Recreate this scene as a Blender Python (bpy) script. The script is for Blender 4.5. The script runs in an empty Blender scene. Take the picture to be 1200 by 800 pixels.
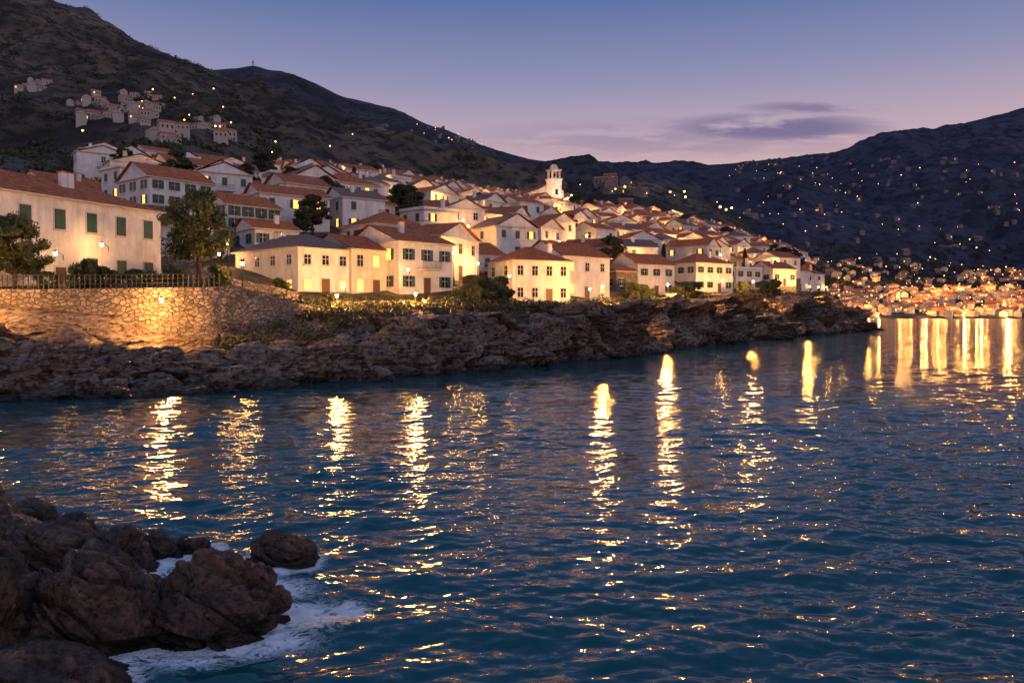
import bpy, math, random
import numpy as np
from mathutils import Vector
random.seed(7); rng=np.random.default_rng(7)
S=bpy.context.scene
F=933.0; CH=5.0; A=math.atan(32/F); ca,sa=math.cos(A),math.sin(A)
def tanel(py):
    yv=(400-py)/F
    return (yv*ca-sa)/(ca+yv*sa)
def Z(py,Y): return CH+Y*tanel(py)
def X(px,Y): return (px-600)/F*Y
# ---------- numpy noise ----------
def _h(ix,iy,iz,s):
    n=(ix*374761393+iy*668265263+iz*1274126177+s*974711)&0xffffffff
    n=((n^(n>>13))*1274126177)&0xffffffff
    n=((n^(n>>16))*2246822519)&0xffffffff
    return ((n^(n>>15))&0xffffff)/float(0xffffff)
def vn(x,y,z,s=0):
    x=np.asarray(x,float);y=np.asarray(y,float);z=np.asarray(z,float)+0*x
    ix=np.floor(x).astype(np.int64);iy=np.floor(y).astype(np.int64);iz=np.floor(z).astype(np.int64)
    fx=x-ix;fy=y-iy;fz=z-iz
    fx=fx*fx*(3-2*fx);fy=fy*fy*(3-2*fy);fz=fz*fz*(3-2*fz)
    def L(a,b,t): return a+(b-a)*t
    c=lambda a,b,d:_h(ix+a,iy+b,iz+d,s)
    return L(L(L(c(0,0,0),c(1,0,0),fx),L(c(0,1,0),c(1,1,0),fx),fy),L(L(c(0,0,1),c(1,0,1),fx),L(c(0,1,1),c(1,1,1),fx),fy),fz)*2-1
def fbm(x,y,z,o=5,s=0,g=.5,ridge=False):
    t=0;a=1;f=1;n=0
    for i in range(o):
        v=vn(x*f,y*f,z*f,s+i*17)
        if ridge: v=1-2*abs(v)
        t=t+v*a;n+=a;a*=g;f*=2.03
    return t/n
def worley(x,y,z,s=0):
    ix=np.floor(x).astype(np.int64);iy=np.floor(y).astype(np.int64);iz=np.floor(z).astype(np.int64)
    d1=np.full(x.shape,9.);d2=d1.copy();cv=np.zeros(x.shape)
    for a in(-1,0,1):
        for b in(-1,0,1):
            for c in(-1,0,1):
                jx,jy,jz=ix+a,iy+b,iz+c
                dx=jx+_h(jx,jy,jz,s+1)-x;dy=jy+_h(jx,jy,jz,s+2)-y;dz=jz+_h(jx,jy,jz,s+3)-z
                d=np.sqrt(dx*dx+dy*dy+dz*dz);v=_h(jx,jy,jz,s+4)
                m=d<d1
                d2=np.where(m,d1,np.minimum(d2,d));cv=np.where(m,v,cv);d1=np.where(m,d,d1)
    return d1,d2,cv
# ---------- material helpers ----------
class M:
    def __init__(s,name):
        s.m=bpy.data.materials.new(name);s.m.use_nodes=True;s.t=s.m.node_tree;s.n=s.t.nodes
        s.b=s.n['Principled BSDF'];s.out=s.n['Material Output']
    def add(s,ty,**k):
        n=s.n.new(ty)
        for a,v in k.items():
            if a in n.inputs.keys() : n.inputs[a].default_value=v
            else: setattr(n,a,v)
        return n
    def l(s,a,b): s.t.links.new(a,b)
    def noise(s,co,scale,detail=5,rough=.6,dist=0):
        n=s.add('ShaderNodeTexNoise');n.inputs['Scale'].default_value=scale;n.inputs['Detail'].default_value=detail
        n.inputs['Roughness'].default_value=rough;n.inputs['Distortion'].default_value=dist;s.l(co,n.inputs['Vector']);return n
    def ramp(s,fac,stops):
        r=s.add('ShaderNodeValToRGB');e=r.color_ramp.elements
        e[0].position=stops[0][0];e[0].color=(*stops[0][1],1);e[1].position=stops[1][0];e[1].color=(*stops[1][1],1)
        for p,c in stops[2:]:
            q=e.new(p);q.color=(*c,1)
        s.l(fac,r.inputs[0]);return r.outputs[0]
    def mix(s,f,a,b,bt='MIX'):
        n=s.add('ShaderNodeMix');n.data_type='RGBA';n.blend_type=bt
        for v,i in((f,0),(a,6),(b,7)):
            if isinstance(v,(int,float)): n.inputs[i].default_value=v
            elif isinstance(v,tuple): n.inputs[i].default_value=(*v,1)
            else: s.l(v,n.inputs[i])
        return n.outputs[2]
    def math(s,op,a,b=0,clamp=False):
        n=s.add('ShaderNodeMath');n.operation=op;n.use_clamp=clamp
        for i,v in enumerate((a,b)):
            if isinstance(v,(int,float)): n.inputs[i].default_value=v
            else: s.l(v,n.inputs[i])
        return n.outputs[0]
    def bump(s,h,dist,strength=1,prev=None):
        b=s.add('ShaderNodeBump');b.inputs['Distance'].default_value=dist;b.inputs['Strength'].default_value=strength
        s.l(h,b.inputs['Height'])
        if prev is not None:s.l(prev,b.inputs['Normal'])
        s.l(b.outputs[0],s.b.inputs['Normal']);return b.outputs[0]
    def col(s,c):
        if isinstance(c,tuple): s.b.inputs['Base Color'].default_value=(*c,1)
        else: s.l(c,s.b.inputs['Base Color'])
    def rough(s,v): s.b.inputs['Roughness'].default_value=v
    def pos(s): return s.add('ShaderNodeNewGeometry').outputs['Position']
def simple(name,c,r=.7,var=.15,sc=3):
    m=M(name);n=m.noise(m.pos(),sc)
    m.col(m.mix(n.outputs[0],tuple(v*(1-var) for v in c),tuple(v*(1+var) for v in c)));m.rough(r);return m.m
def emis(name,c,s):
    m=M(name);m.b.inputs['Emission Color'].default_value=(*c,1);m.b.inputs['Emission Strength'].default_value=s;m.col(c);return m.m
def mk_rock(name):
    m=M(name);p=m.pos()
    n1=m.noise(p,.35,8,.65,.4);n2=m.noise(p,2.2,8,.7)
    mp=m.add('ShaderNodeMapping');mp.inputs['Rotation'].default_value=(.45,.5,.3);mp.inputs['Scale'].default_value=(.4,.4,2.2);m.l(p,mp.inputs[0])
    n3=m.noise(mp.outputs[0],1.2,6,.6,.6)
    c=m.ramp(n1.outputs[0],[(.3,(.12,.078,.052)),(.72,(.46,.34,.24)),(.5,(.28,.195,.135))])
    c=m.mix(m.ramp(n3.outputs[0],[(.42,(0,0,0)),(.66,(.8,.8,.8))]),c,(.5,.41,.32))
    c=m.mix(m.ramp(n2.outputs[0],[(.38,(1,1,1)),(.52,(0,0,0))]),c,(.045,.03,.022))
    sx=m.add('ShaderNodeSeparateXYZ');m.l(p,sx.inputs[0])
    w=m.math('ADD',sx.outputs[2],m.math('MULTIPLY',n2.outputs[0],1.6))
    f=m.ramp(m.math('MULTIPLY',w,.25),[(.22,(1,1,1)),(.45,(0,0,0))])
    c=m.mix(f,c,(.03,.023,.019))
    m.l(m.math('SUBTRACT',.85,m.math('MULTIPLY',f,.5)),m.b.inputs['Roughness'])
    at=m.add('ShaderNodeAttribute');at.attribute_name='veg'
    g=m.ramp(n1.outputs[0],[(.38,(.04,.045,.022)),(.6,(.17,.135,.08))])
    vf=m.math('MULTIPLY',at.outputs['Fac'],1,True)
    c=m.mix(vf,c,g)
    m.col(c)
    b=m.bump(n2.outputs[0],.4,1);b=m.bump(n3.outputs[0],.7,.9,b)
    vo=m.add('ShaderNodeTexVoronoi');vo.feature='DISTANCE_TO_EDGE';vo.inputs['Scale'].default_value=1.1;m.l(mp.outputs[0],vo.inputs[0])
    m.bump(m.ramp(vo.outputs[0],[(0,(0,0,0)),(.12,(1,1,1))]),.25,.8,b)
    return m.m
ROCK=mk_rock('cliff_rock')
def mk_near():
    m=M('wet_rock');p=m.pos()
    n=m.noise(p,1.6,8,.65,.8);n2=m.noise(p,8,10,.72)
    c=m.ramp(n.outputs[0],[(.3,(.035,.022,.016)),(.72,(.36,.215,.13)),(.52,(.15,.09,.058))])
    c=m.mix(m.ramp(n2.outputs[0],[(.38,(1,1,1)),(.52,(0,0,0))]),c,(.02,.014,.012))
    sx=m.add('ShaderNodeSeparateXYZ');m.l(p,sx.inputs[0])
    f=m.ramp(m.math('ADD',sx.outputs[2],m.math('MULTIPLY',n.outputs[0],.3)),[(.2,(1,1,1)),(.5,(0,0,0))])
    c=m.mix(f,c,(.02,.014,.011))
    m.col(c);m.l(m.ramp(n2.outputs[0],[(.3,(.1,.1,.1)),(.7,(.34,.34,.34))]),m.b.inputs['Roughness'])
    b=m.bump(n2.outputs[0],.1,1);m.bump(n.outputs[0],.3,.9,b);return m.m
NEAR=mk_near()
def mk_hill(name,d,l,sc):
    m=M(name);p=m.pos()
    n1=m.noise(p,sc,10,.62,.3);n2=m.noise(p,sc*7,8,.7)
    c=m.ramp(n1.outputs[0],[(.38,d),(.66,l)])
    c=m.mix(m.ramp(n2.outputs[0],[(.42,(1,1,1)),(.54,(0,0,0))]),c,tuple(v*.5 for v in d))
    m.col(c);m.rough(.95)
    b=m.bump(n1.outputs[0],.25/sc,.9);m.bump(n2.outputs[0],.06/sc,1,b);return m.m
# ---------- mesh helper ----------
def mesh_np(name,V,Fa,mats,smooth=True,mi=None,attrs=None,loc=None):
    me=bpy.data.meshes.new(name);V=np.asarray(V,np.float32);Fa=np.asarray(Fa,np.int32)
    k=Fa.shape[1]
    me.vertices.add(len(V));me.vertices.foreach_set('co',V.ravel())
    me.loops.add(Fa.size);me.loops.foreach_set('vertex_index',Fa.ravel())
    me.polygons.add(len(Fa));me.polygons.foreach_set('loop_start',np.arange(0,Fa.size,k,dtype=np.int32))
    me.polygons.foreach_set('loop_total',np.full(len(Fa),k,np.int32))
    me.polygons.foreach_set('use_smooth',np.full(len(Fa),smooth))
    if mi is not None: me.polygons.foreach_set('material_index',np.asarray(mi,np.int32))
    if attrs:
        for a,v in attrs.items():
            at=me.attributes.new(a,'FLOAT','POINT');at.data.foreach_set('value',np.asarray(v,np.float32).ravel())
    for m in mats: me.materials.append(m)
    me.update(calc_edges=True);me.validate()
    o=bpy.data.objects.new(name,me);S.collection.objects.link(o)
    if loc: o.location=loc
    return o
def gridF(nr,nc):
    i=np.arange(nr*nc).reshape(nr,nc)
    return np.stack([i[:-1,:-1],i[:-1,1:],i[1:,1:],i[1:,:-1]],-1).reshape(-1,4)
def blur(a,ax,n):
    for _ in range(n):
        p=np.pad(a,[(1,1) if k==ax else (0,0) for k in(0,1)],mode='edge')
        a=(np.take(p,range(0,p.shape[ax]-2),ax)+2*np.take(p,range(1,p.shape[ax]-1),ax)+np.take(p,range(2,p.shape[ax]),ax))/4
    return a
def loft(cols,pxs,rc,bl=8,br=1):
    cp=np.array([c[0] for c in cols],float);R=len(cols[0][1])
    Ys=np.array([[r[0] for r in c[1]] for c in cols]);Zs=np.array([[r[1] for r in c[1]] for c in cols])
    Yc=np.stack([np.interp(pxs,cp,Ys[:,r]) for r in range(R)]);Zc=np.stack([np.interp(pxs,cp,Zs[:,r]) for r in range(R)])
    t=np.concatenate([np.linspace(i,i+1,rc[i],endpoint=False) for i in range(R-1)]+[[R-1]])
    i=np.minimum(t.astype(int),R-2);f=(t-i)[:,None]
    Yg=Yc[i]*(1-f)+Yc[i+1]*f;Zg=Zc[i]*(1-f)+Zc[i+1]*f
    Yg=blur(blur(Yg,1,bl),0,br);Zg=blur(blur(Zg,1,bl),0,br)
    Xg=(pxs[None,:]-600)/F*Yg
    return Xg,Yg,Zg,t
# ---------- headland ----------
H=[(-250,42,(45,408),(53,372),(60,339),(95,322),(130,250),(170,215),(230,170),(300,175)),
(0,48,(51,412),(58,373),(62,338.5),(95,322),(130,245),(170,215),(230,180),(300,185)),
(130,49.5,(53,420),(59.5,391),(64,338.5),(95,318),(130,240),(170,215),(240,195),(300,200)),
(250,53,(56,425),(63.5,404),(70,340),(95,312),(130,250),(170,228),(260,205),(320,212)),
(330,57,(60,422),(66.5,398),(78,354),(100,308),(135,258),(180,232),(280,212),(340,222)),
(420,62,(64,408),(69,379),(84,358),(112,302),(145,255),(190,232),(300,217),(360,225)),
(530,70,(72,398),(76,366),(91,354),(122,304),(160,268),(220,250),(330,232),(390,240)),
(620,80,(82,391),(85,364),(106,360),(140,308),(190,275),(260,258),(370,245),(430,252)),
(700,92,(94.5,386),(98,361),(125,354),(160,312),(220,282),(300,264),(400,252),(460,258)),
(780,118,(120.5,382),(125,358),(150,350),(190,318),(250,290),(330,274),(420,262),(480,270)),
(860,150,(152.5,376),(157,352),(180,346),(220,320),(280,302),(350,290),(420,282),(480,292)),
(920,180,(182.5,374),(188,349),(210,340),(250,324),(300,316),(350,309),(400,304),(450,314)),
(970,212,(215,375),(222,361),(246,358),(275,350),(310,346),(350,343),(390,342),(430,352)),
(1012,250,(253,384),(257,380),(262,379),(280,378.5),(300,378),(320,378),(345,378),(380,384))]
HC=[]
for h in H:
    rows=[(h[1]-5,-3.5),(h[1],0.0)]+[(a,Z(b,a)) for a,b in h[2:]]
    HC.append((h[0],rows))
HC.append((1026,[(a,-3.) for a,b in HC[-1][1]]))
cp=np.array([c[0] for c in HC],float)
def colat(px):
    return ([float(np.interp(px,cp,[c[1][r][0] for c in HC])) for r in range(10)],[float(np.interp(px,cp,[c[1][r][1] for c in HC])) for r in range(10)])
def hz(x,y):
    px=600+F*x/y
    Ys,Zs=colat(px);return float(np.interp(y,Ys,Zs))
pxs=np.linspace(-250,1026,1250)
Xg,Yg,Zg,t=loft(HC,pxs,[8,48,46,34,20,14,12,10,6],6,1)
T=t[:,None]+0*Xg
leftw=np.clip((440-pxs)/60,0,1)[None,:]
top_=3.6-.5*leftw
m=np.clip((T-.1)/.8,0,1)*np.clip((top_-T)/(.8-.5*leftw),0,1)
xr=Xg*.8+Zg*.6
d1,d2,cv=worley(xr/4.2,Yg/3.6,Zg/1.9+Xg*.12,3);e1,e2,ev=worley(xr/1.3,Yg/1.4,Zg/.7+Xg*.3,9)
along=Xg*.35+Yg*.93
gul=fbm(along/7,0*Xg,Zg/14,4,15,.5,True)
disp=(cv-.5)*3.6+(ev-.5)*1.1+fbm(Xg/7,Yg/7,Zg/7,5,5)*4.6+gul*4.2-np.clip(.14-(d2-d1),0,1)*10-np.clip(.12-(e2-e1),0,1)*2.6
sc=np.clip(Yg/85,.75,1.8)
Xd=Xg+m*disp*.75*sc;Yd=Yg-m*disp*.6*sc;Zd=Zg+m*(disp*.16+fbm(Xg/3.2,Yg/3.2,0*Xg,4,77)*1.7+fbm(Xg/12,Yg/12,0*Xg,3,78)*1.6*np.clip(T-1,0,1))*sc*(1-.35*leftw)
big=np.clip((T-3.8)/1,0,1);Zd=Zd+big*fbm(Xg/25,Yg/25,0*Xg,5,11)*1.0
veg=np.clip((T-3.1)*1.6+fbm(Xg/6,Yg/6,Zg/6,4,55)*1.4-.3,0,1)
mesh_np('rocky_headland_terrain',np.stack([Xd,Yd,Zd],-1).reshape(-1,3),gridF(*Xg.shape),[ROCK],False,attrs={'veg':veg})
# ---------- mountains ----------
def mount(name,cols,mat,nc,rc,amp,sc,seed,x0,x1,rid=.5,w0=0,w1=1.):
    pxs=np.linspace(x0,x1,nc);C=[(c[0],[(y,(z if isinstance(z,float) else Z(z,y))) for y,z in c[1]]) for c in cols]
    Xg,Yg,Zg,t=loft(C,pxs,rc,10,4)
    n=fbm(Xg/sc,Yg/sc,0*Xg,7,seed,.52,True)*rid+fbm(Xg/sc*.7,Yg/sc*.7,0*Xg,7,seed+5)*(1-rid)
    w=np.clip((t[:,None]-w0)/w1,0.02,1)
    ridge_i=len(rc)-1
    w=w*(1-.72*np.exp(-((t[:,None]-ridge_i)/.35)**2))
    Zg2=Zg+n*amp*w
    mesh_np(name,np.stack([Xg,Yg,Zg2],-1).reshape(-1,3),gridF(*Xg.shape),[mat],True)
    return C,(Xg,Yg,Zg2)
HL1=mk_hill('scrub_hillside',(.04,.036,.026),(.27,.19,.125),.012)
HL2=mk_hill('haze_tinted_scrub',(.03,.034,.048),(.12,.1,.108),.006)  # scrub tones with a slight blue cast painted in for aerial haze
HL4=mk_hill('haze_tinted_mountain',(.036,.045,.082),(.11,.104,.155),.004)  # no haze volume; its blue-purple veil is mixed into the base colour
M1c=[(p,[(y0,z0),(y1,a),(560,b),(780,c),(1000,r),(1300,r+30)]) for p,y0,z0,y1,a,b,c,r in[
 (-400,210,205,300,150,60,-80,-190),(-150,210,205,300,165,90,-20,-95),(0,210,205,300,170,120,45,-28),(60,210,205,300,175,128,60,0),(130,210,205,300,182,140,80,30),(200,230,205,310,190,155,105,62),(240,260,212,340,196,165,120,78),(290,300,225,370,204,178,140,104),(350,330,235,400,210,190,160,135),(420,350,245,430,216,202,180,166),(500,370,258,450,228,214,204,194),(580,400,268,480,244,230,222,216),(660,430,275,500,255,245,240,238)]]
_,G1=mount('near_mountain',M1c,HL1,480,[14,50,70,70,10],58,210,21,-400,660,.6)
M2c=[(p,[(1000,240),(1300,a),(1700,b),(2300,r),(2900,r+30)]) for p,a,b,r in[
 (100,200,160,130),(200,200,150,98),(260,200,145,84),(300,200,140,76),(340,202,145,86),(400,206,160,113),(460,210,168,126),(500,214,178,147),(560,218,192,170),(620,222,203,186),(690,226,208,191),(740,232,216,204),(820,240,228,222)]]
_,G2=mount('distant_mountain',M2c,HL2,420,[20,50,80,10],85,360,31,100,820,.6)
M4c=[(p,[(900,-15.) if p<930 else (925,-4.),(945,371),(1050,a),(1300,b),(1800,c),(2600,d),(3400,r),(4200,r+25)]) for p,a,b,c,d,r in[
 (480,330,280,250,225,212),(640,340,290,250,222,208),(720,345,295,250,220,206),(780,350,300,250,216,199),(850,352,315,255,214,194),(920,354,325,262,208,186),(980,354,328,268,203,175),(1050,353,328,268,195,161),(1120,352,328,266,186,146),(1200,352,326,262,176,127),(1330,350,315,250,150,95),(1600,345,300,220,110,40)]]
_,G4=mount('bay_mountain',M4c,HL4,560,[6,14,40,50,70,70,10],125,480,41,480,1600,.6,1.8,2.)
M5c=[(p,[(480,a+30),(560,a),(700,r),(820,r+20)]) for p,a,r in[(480,240,225),(590,232,213),(690,232,206),(760,240,212),(830,262,236),(870,282,256),(905,312,285),(935,345,325),(960,380,372),(975,390,390)]]
M5c=[(p,[(y,z if Z(z,y)>-2 else -3.) for y,z in r]) for p,r in M5c]
_,G5=mount('town_hill',M5c,HL1,300,[20,50,10],14,120,51,480,975)
# ---------- water ----------
pys=np.concatenate([np.linspace(860,560,620),np.linspace(559.5,400,340),np.linspace(399.5,369.4,80)])
nc=860;px=np.linspace(-300,1500,nc)
Yr=np.array([CH/(-tanel(p)) for p in pys]);Yr=np.concatenate([[2.,6.],Yr,[9000,20000,60000]])
Yw=Yr[:,None]+0*px[None,:];Xw=(px[None,:]-600)/F*Yw
Xw[:,0]*=3;Xw[:,-1]*=3
sp=np.gradient(Yr)[:,None]
Zw=np.zeros_like(Xw)
for k in range(64):
    lam=.28*(9**(k/63.))*(1+.2*rng.random());th=math.radians(-90+rng.normal(0,28)+8);ph=rng.random()*6.28
    am=.0036*lam**.72
    kx,ky=math.cos(th)*6.283/lam,math.sin(th)*6.283/lam
    Zw+=am*np.clip((lam/sp-3)/3,0,1)*np.sin(kx*Xw+ky*Yw+ph+1.5*np.sin(.21*kx*Yw+.17*ky*Xw+k))
Zw*=np.clip(.9+.6*vn(Xw/5,Yw/8,0*Xw,5),0.3,1.6)
RK=[]
for r in[(92,772,180,108,.9),(240,750,165,70,.8),(-40,800,120,150,1.2),(55,676,115,52,1.),(135,674,105,54,1.),(-10,672,120,66,1.1),(-70,670,120,80,1.3),(225,650,60,18,1.),(320,664,90,30,.7),(175,655,50,24,1.),(20,630,95,46,1.),(75,640,75,34,1.),(-30,720,100,90,1.),(20,860,200,60,1.),(185,700,40,14,1.),(-40,618,90,50,1.)]:
    Yb=CH/(-tanel(r[1]))+r[2]/F*8*.5*r[4]
    w=r[2]/F*Yb;h=r[3]/F*Yb
    RK.append((X(r[0],Yb),Yb,w,h,r[4]))
foam=np.zeros_like(Xw)
for (x,y,w,h,dr) in RK:
    d=np.sqrt(((Xw-x)/(w*.5))**2+((Yw-y)/(w*.5*dr))**2)
    foam=np.maximum(foam,.9*np.exp(-np.clip(d-1.0,0,9)**2*4))
for (fx,fy,sx,sy,a) in[(345,722,1.2,1.,1.05),(255,672,1.6,1.6,1.1),(190,690,1.4,1.5,1.05),(200,775,1.1,.6,.9),(405,712,.5,.55,1.05),(290,752,1.3,.7,1.0),(300,695,1.2,1.1,1.05),(120,700,1.3,1.0,.95)]:
    yy=CH/(-tanel(fy));xx=X(fx,yy);foam=np.maximum(foam,a*np.exp(-((Xw-xx)/sx)**2-((Yw-yy)/sy)**2))
Zw+=foam*.06*fbm(Xw*2.5,Yw*2.5,0*Xw,4,66)
W=M('sea_water');p=W.pos()
def mp(scale,rot=0):
    a=W.add('ShaderNodeMapping');a.inputs['Scale'].default_value=scale;a.inputs['Rotation'].default_value=(0,0,rot);W.l(p,a.inputs[0]);return a.outputs[0]
a=W.noise(mp((.8,2.0,1),.15),1.6,4,.6);b=W.noise(mp((1,1.9,1),-.3),5.5,4,.6);c=W.noise(mp((.6,1.5,1),.1),.25,3,.5)
def vm(op,x,y):
    n=W.add('ShaderNodeVectorMath');n.operation=op;W.l(x,n.inputs[0])
    if isinstance(y,tuple):n.inputs[1].default_value=y
    elif y is not None: W.l(y,n.inputs[1])
    return n.outputs[0]
h=(.5,.5,.5)
va=vm('MULTIPLY',vm('SUBTRACT',a.outputs['Color'],h),(.26,.66,0));vb=vm('MULTIPLY',vm('SUBTRACT',b.outputs['Color'],h),(.22,.5,0))
vc=vm('MULTIPLY',vm('SUBTRACT',c.outputs['Color'],h),(.04,.14,0))
g=W.add('ShaderNodeNewGeometry')
nn=vm('NORMALIZE',vm('ADD',vm('ADD',g.outputs['Normal'],va),vm('ADD',vb,vc)),None)
W.l(nn,W.b.inputs['Normal'])
W.b.inputs['IOR'].default_value=1.38
at=W.add('ShaderNodeAttribute');at.attribute_name='foam'
fn=W.noise(mp((1,1.3,1)),2.2,9,.68,2.2);fv=W.noise(mp((1,1.3,1)),9,5,.7,1.2)
fr=W.math('ABSOLUTE',W.math('SUBTRACT',fn.outputs[0],.5))
lace=W.math('SUBTRACT',1,W.math('MULTIPLY',fr,9),True)
fm=W.math('ADD',W.math('MULTIPLY',at.outputs['Fac'],1.25),W.math('MULTIPLY',W.math('SUBTRACT',lace,.72),.8))
fm=W.math('ADD',fm,W.math('MULTIPLY',W.math('SUBTRACT',fv.outputs[0],.5),1.3))
fm=W.math('MULTIPLY',fm,at.outputs['Fac'],True)
ff=W.ramp(fm,[(.2,(0,0,0)),(.8,(1,1,1))])
W.col(W.mix(ff,(.003,.085,.098),(.85,.88,.9)))
W.l(W.math('ADD',W.math('MULTIPLY',ff,.6),.085),W.b.inputs['Roughness'])
mesh_np('sea_water',np.stack([Xw,Yw,Zw],-1).reshape(-1,3),gridF(*Xw.shape),[W.m],True,attrs={'foam':foam})
# ---------- foreground rocks ----------
import bmesh
def ico(sub):
    bm=bmesh.new();bmesh.ops.create_icosphere(bm,subdivisions=sub,radius=1)
    V=np.array([v.co[:] for v in bm.verts]);Fc=np.array([[v.index for v in f.verts] for f in bm.faces]);bm.free();return V,Fc
IV,IF=ico(7);IV6,IF6=ico(6);IV3,IF3=ico(4)
def rockverts(V,seed,amp=.3,fine=0):
    o=seed*13.7
    a=seed*1.3;x=V[:,0]*math.cos(a)-V[:,2]*.5;y=V[:,1];z=V[:,2]+V[:,0]*.4
    n=fbm(x*1.1+o,y*1.1,z*1.1,5,seed);d1,d2,cv=worley(x*1.2+o,y*1.3,z*2.2,seed)
    e1,e2,ev=worley(x*3.2+o,y*3.2,z*6,seed+2)
    r=1+n*amp*1.7+(cv-.5)*amp*1.2-np.clip(.12-(d2-d1),0,1)*1.4*amp/.3+(ev-.5)*.09-np.clip(.1-(e2-e1),0,1)*.4
    if fine: r+=fbm(x*6,y*6,z*9,5,seed+5,.6)*.07
    return V*r[:,None]
for i,(x,y,w,h,dr) in enumerate(RK):
    hi=i<4 or i==8
    v=rockverts(IV if hi else IV6,i+3,.26,1)
    v=v*np.array([w*.52,w*.5*dr,h*.98+.1])
    v[:,2]-=.12
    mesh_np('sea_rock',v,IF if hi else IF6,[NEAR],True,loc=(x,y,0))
VV=[];FF=[];off=0
for i in range(330):
    pxx=random.uniform(-80,1005);Ys,Zs=colat(pxx)
    f=random.random()**1.6;y=Ys[1]-1.5+f*(Ys[2]-Ys[1]+2);z=np.interp(y,Ys,Zs)
    s=random.uniform(.5,2.1)*(1+.5*(y>100))
    v=rockverts(IV3,i%17+40,.28)*np.array([s*random.uniform(.8,1.5),s*random.uniform(.7,1.1),s*random.uniform(.4,.8)])
    a=random.uniform(-.5,.9);ca2,sa2=math.cos(a),math.sin(a);v=np.stack([v[:,0]*ca2-v[:,1]*sa2,v[:,0]*sa2+v[:,1]*ca2,v[:,2]+v[:,0]*.25],-1)
    VV.append(v+np.array([X(pxx,y)+random.uniform(0,1),y-.5,z]));FF.append(IF3+off);off+=len(v)
mesh_np('shore_boulders',np.concatenate(VV),np.concatenate(FF),[ROCK],False)
# ---------- houses ----------
def mk_wall(name='lime_plaster',fixed=None):
    m=M(name);p=m.pos();o=m.add('ShaderNodeObjectInfo')
    base=m.ramp(o.outputs['Random'],[(0,(.82,.82,.82)),(1,(.76,.66,.5)),(.6,(.84,.83,.81)),(.82,(.8,.75,.64))])
    if fixed: base=m.mix(0,fixed,fixed)
    n=m.noise(p,.6,6,.65);n2=m.noise(p,5,6,.7)
    mpn=m.add('ShaderNodeMapping');mpn.inputs['Scale'].default_value=(2.5,2.5,.3);m.l(p,mpn.inputs[0]);n3=m.noise(mpn.outputs[0],1,5,.7)
    c=m.mix(1.0,base,m.ramp(n.outputs[0],[(.35,(.8,.77,.73)),(.6,(1,1,1))]),'MULTIPLY')
    c=m.mix(1.0,c,m.ramp(n3.outputs[0],[(.3,(.8,.78,.76)),(.55,(1,1,1))]),'MULTIPLY')
    m.col(c);m.rough(.9);m.bump(n2.outputs[0],.02,.5);return m.m
def mk_roof():
    m=M('terracotta_tiles');uv=m.add('ShaderNodeUVMap');uv.uv_map='UVMap';o=m.add('ShaderNodeObjectInfo')
    vo=m.add('ShaderNodeTexVoronoi');vo.inputs['Scale'].default_value=4;vo.inputs['Randomness'].default_value=.35;m.l(uv.outputs[0],vo.inputs[0])
    n=m.noise(m.pos(),.8,5)
    sep=m.add('ShaderNodeSeparateColor');m.l(vo.outputs['Color'],sep.inputs[0])
    c=m.ramp(sep.outputs[0],[(0,(.38,.09,.022)),(1,(.78,.26,.08)),(.5,(.6,.155,.04))])
    c=m.mix(m.ramp(n.outputs[0],[(.45,(0,0,0)),(.75,(.45,.45,.45))]),c,(.24,.095,.045))
    c=m.mix(m.math('MULTIPLY',o.outputs['Random'],.25),c,(.3,.13,.07))
    m.col(c);m.rough(.85)
    w=m.add('ShaderNodeTexWave');w.bands_direction='X';w.inputs['Scale'].default_value=1.25;m.l(uv.outputs[0],w.inputs[0])
    w2=m.add('ShaderNodeTexWave');w2.bands_direction='Y';w2.wave_profile='SAW';w2.inputs['Scale'].default_value=.9;m.l(uv.outputs[0],w2.inputs[0])
    b=m.bump(w.outputs[1],.08,1);m.bump(w2.outputs[1],.05,.8,b);return m.m
def mk_stone(name='rubble_stone',sc=2.2):
    m=M(name);mpn=m.add('ShaderNodeMapping');mpn.inputs['Scale'].default_value=(1,1,1.5);m.l(m.pos(),mpn.inputs[0])
    vo=m.add('ShaderNodeTexVoronoi');vo.inputs['Scale'].default_value=sc;m.l(mpn.outputs[0],vo.inputs[0])
    ve=m.add('ShaderNodeTexVoronoi');ve.feature='DISTANCE_TO_EDGE';ve.inputs['Scale'].default_value=sc;m.l(mpn.outputs[0],ve.inputs[0])
    sep=m.add('ShaderNodeSeparateColor');m.l(vo.outputs['Color'],sep.inputs[0])
    c=m.ramp(sep.outputs[0],[(0,(.22,.17,.13)),(1,(.5,.42,.34)),(.5,(.36,.29,.225))])
    e=m.ramp(ve.outputs[0],[(.02,(0,0,0)),(.09,(1,1,1))])
    n=m.noise(m.pos(),6,6,.7);n0=m.noise(m.pos(),.4,5,.6)
    c=m.mix(e,(.09,.075,.06),c);c=m.mix(m.ramp(n.outputs[0],[(.4,(.5,.5,.5)),(.6,(0,0,0))]),c,(.12,.1,.08))
    c=m.mix(m.ramp(n0.outputs[0],[(.45,(0,0,0)),(.65,(.6,.6,.6))]),c,(.15,.12,.09))
    m.col(c);m.rough(.9);b=m.bump(e,.12,1);m.bump(n.outputs[0],.06,.7,b);return m.m
WALL=mk_wall();WWHITE=mk_wall('whitewashed_plaster',(.84,.83,.81));ROOF=mk_roof();STONE=mk_stone()
FRAME=simple('painted_trim',(.62,.58,.52));SHUT=simple('green_shutter',(.03,.09,.06),.5);DOOR=simple('wood_door',(.12,.06,.03),.6)
GL=M('window_glass');GL.col((.012,.015,.022));GL.rough(.08);GL=GL.m
LIT=emis('lit_window',(1,.47,.1),2.4);METAL=simple('dark_iron',(.02,.02,.02),.5);BULB=emis('lamp_glass',(1,.6,.22),60)
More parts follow.
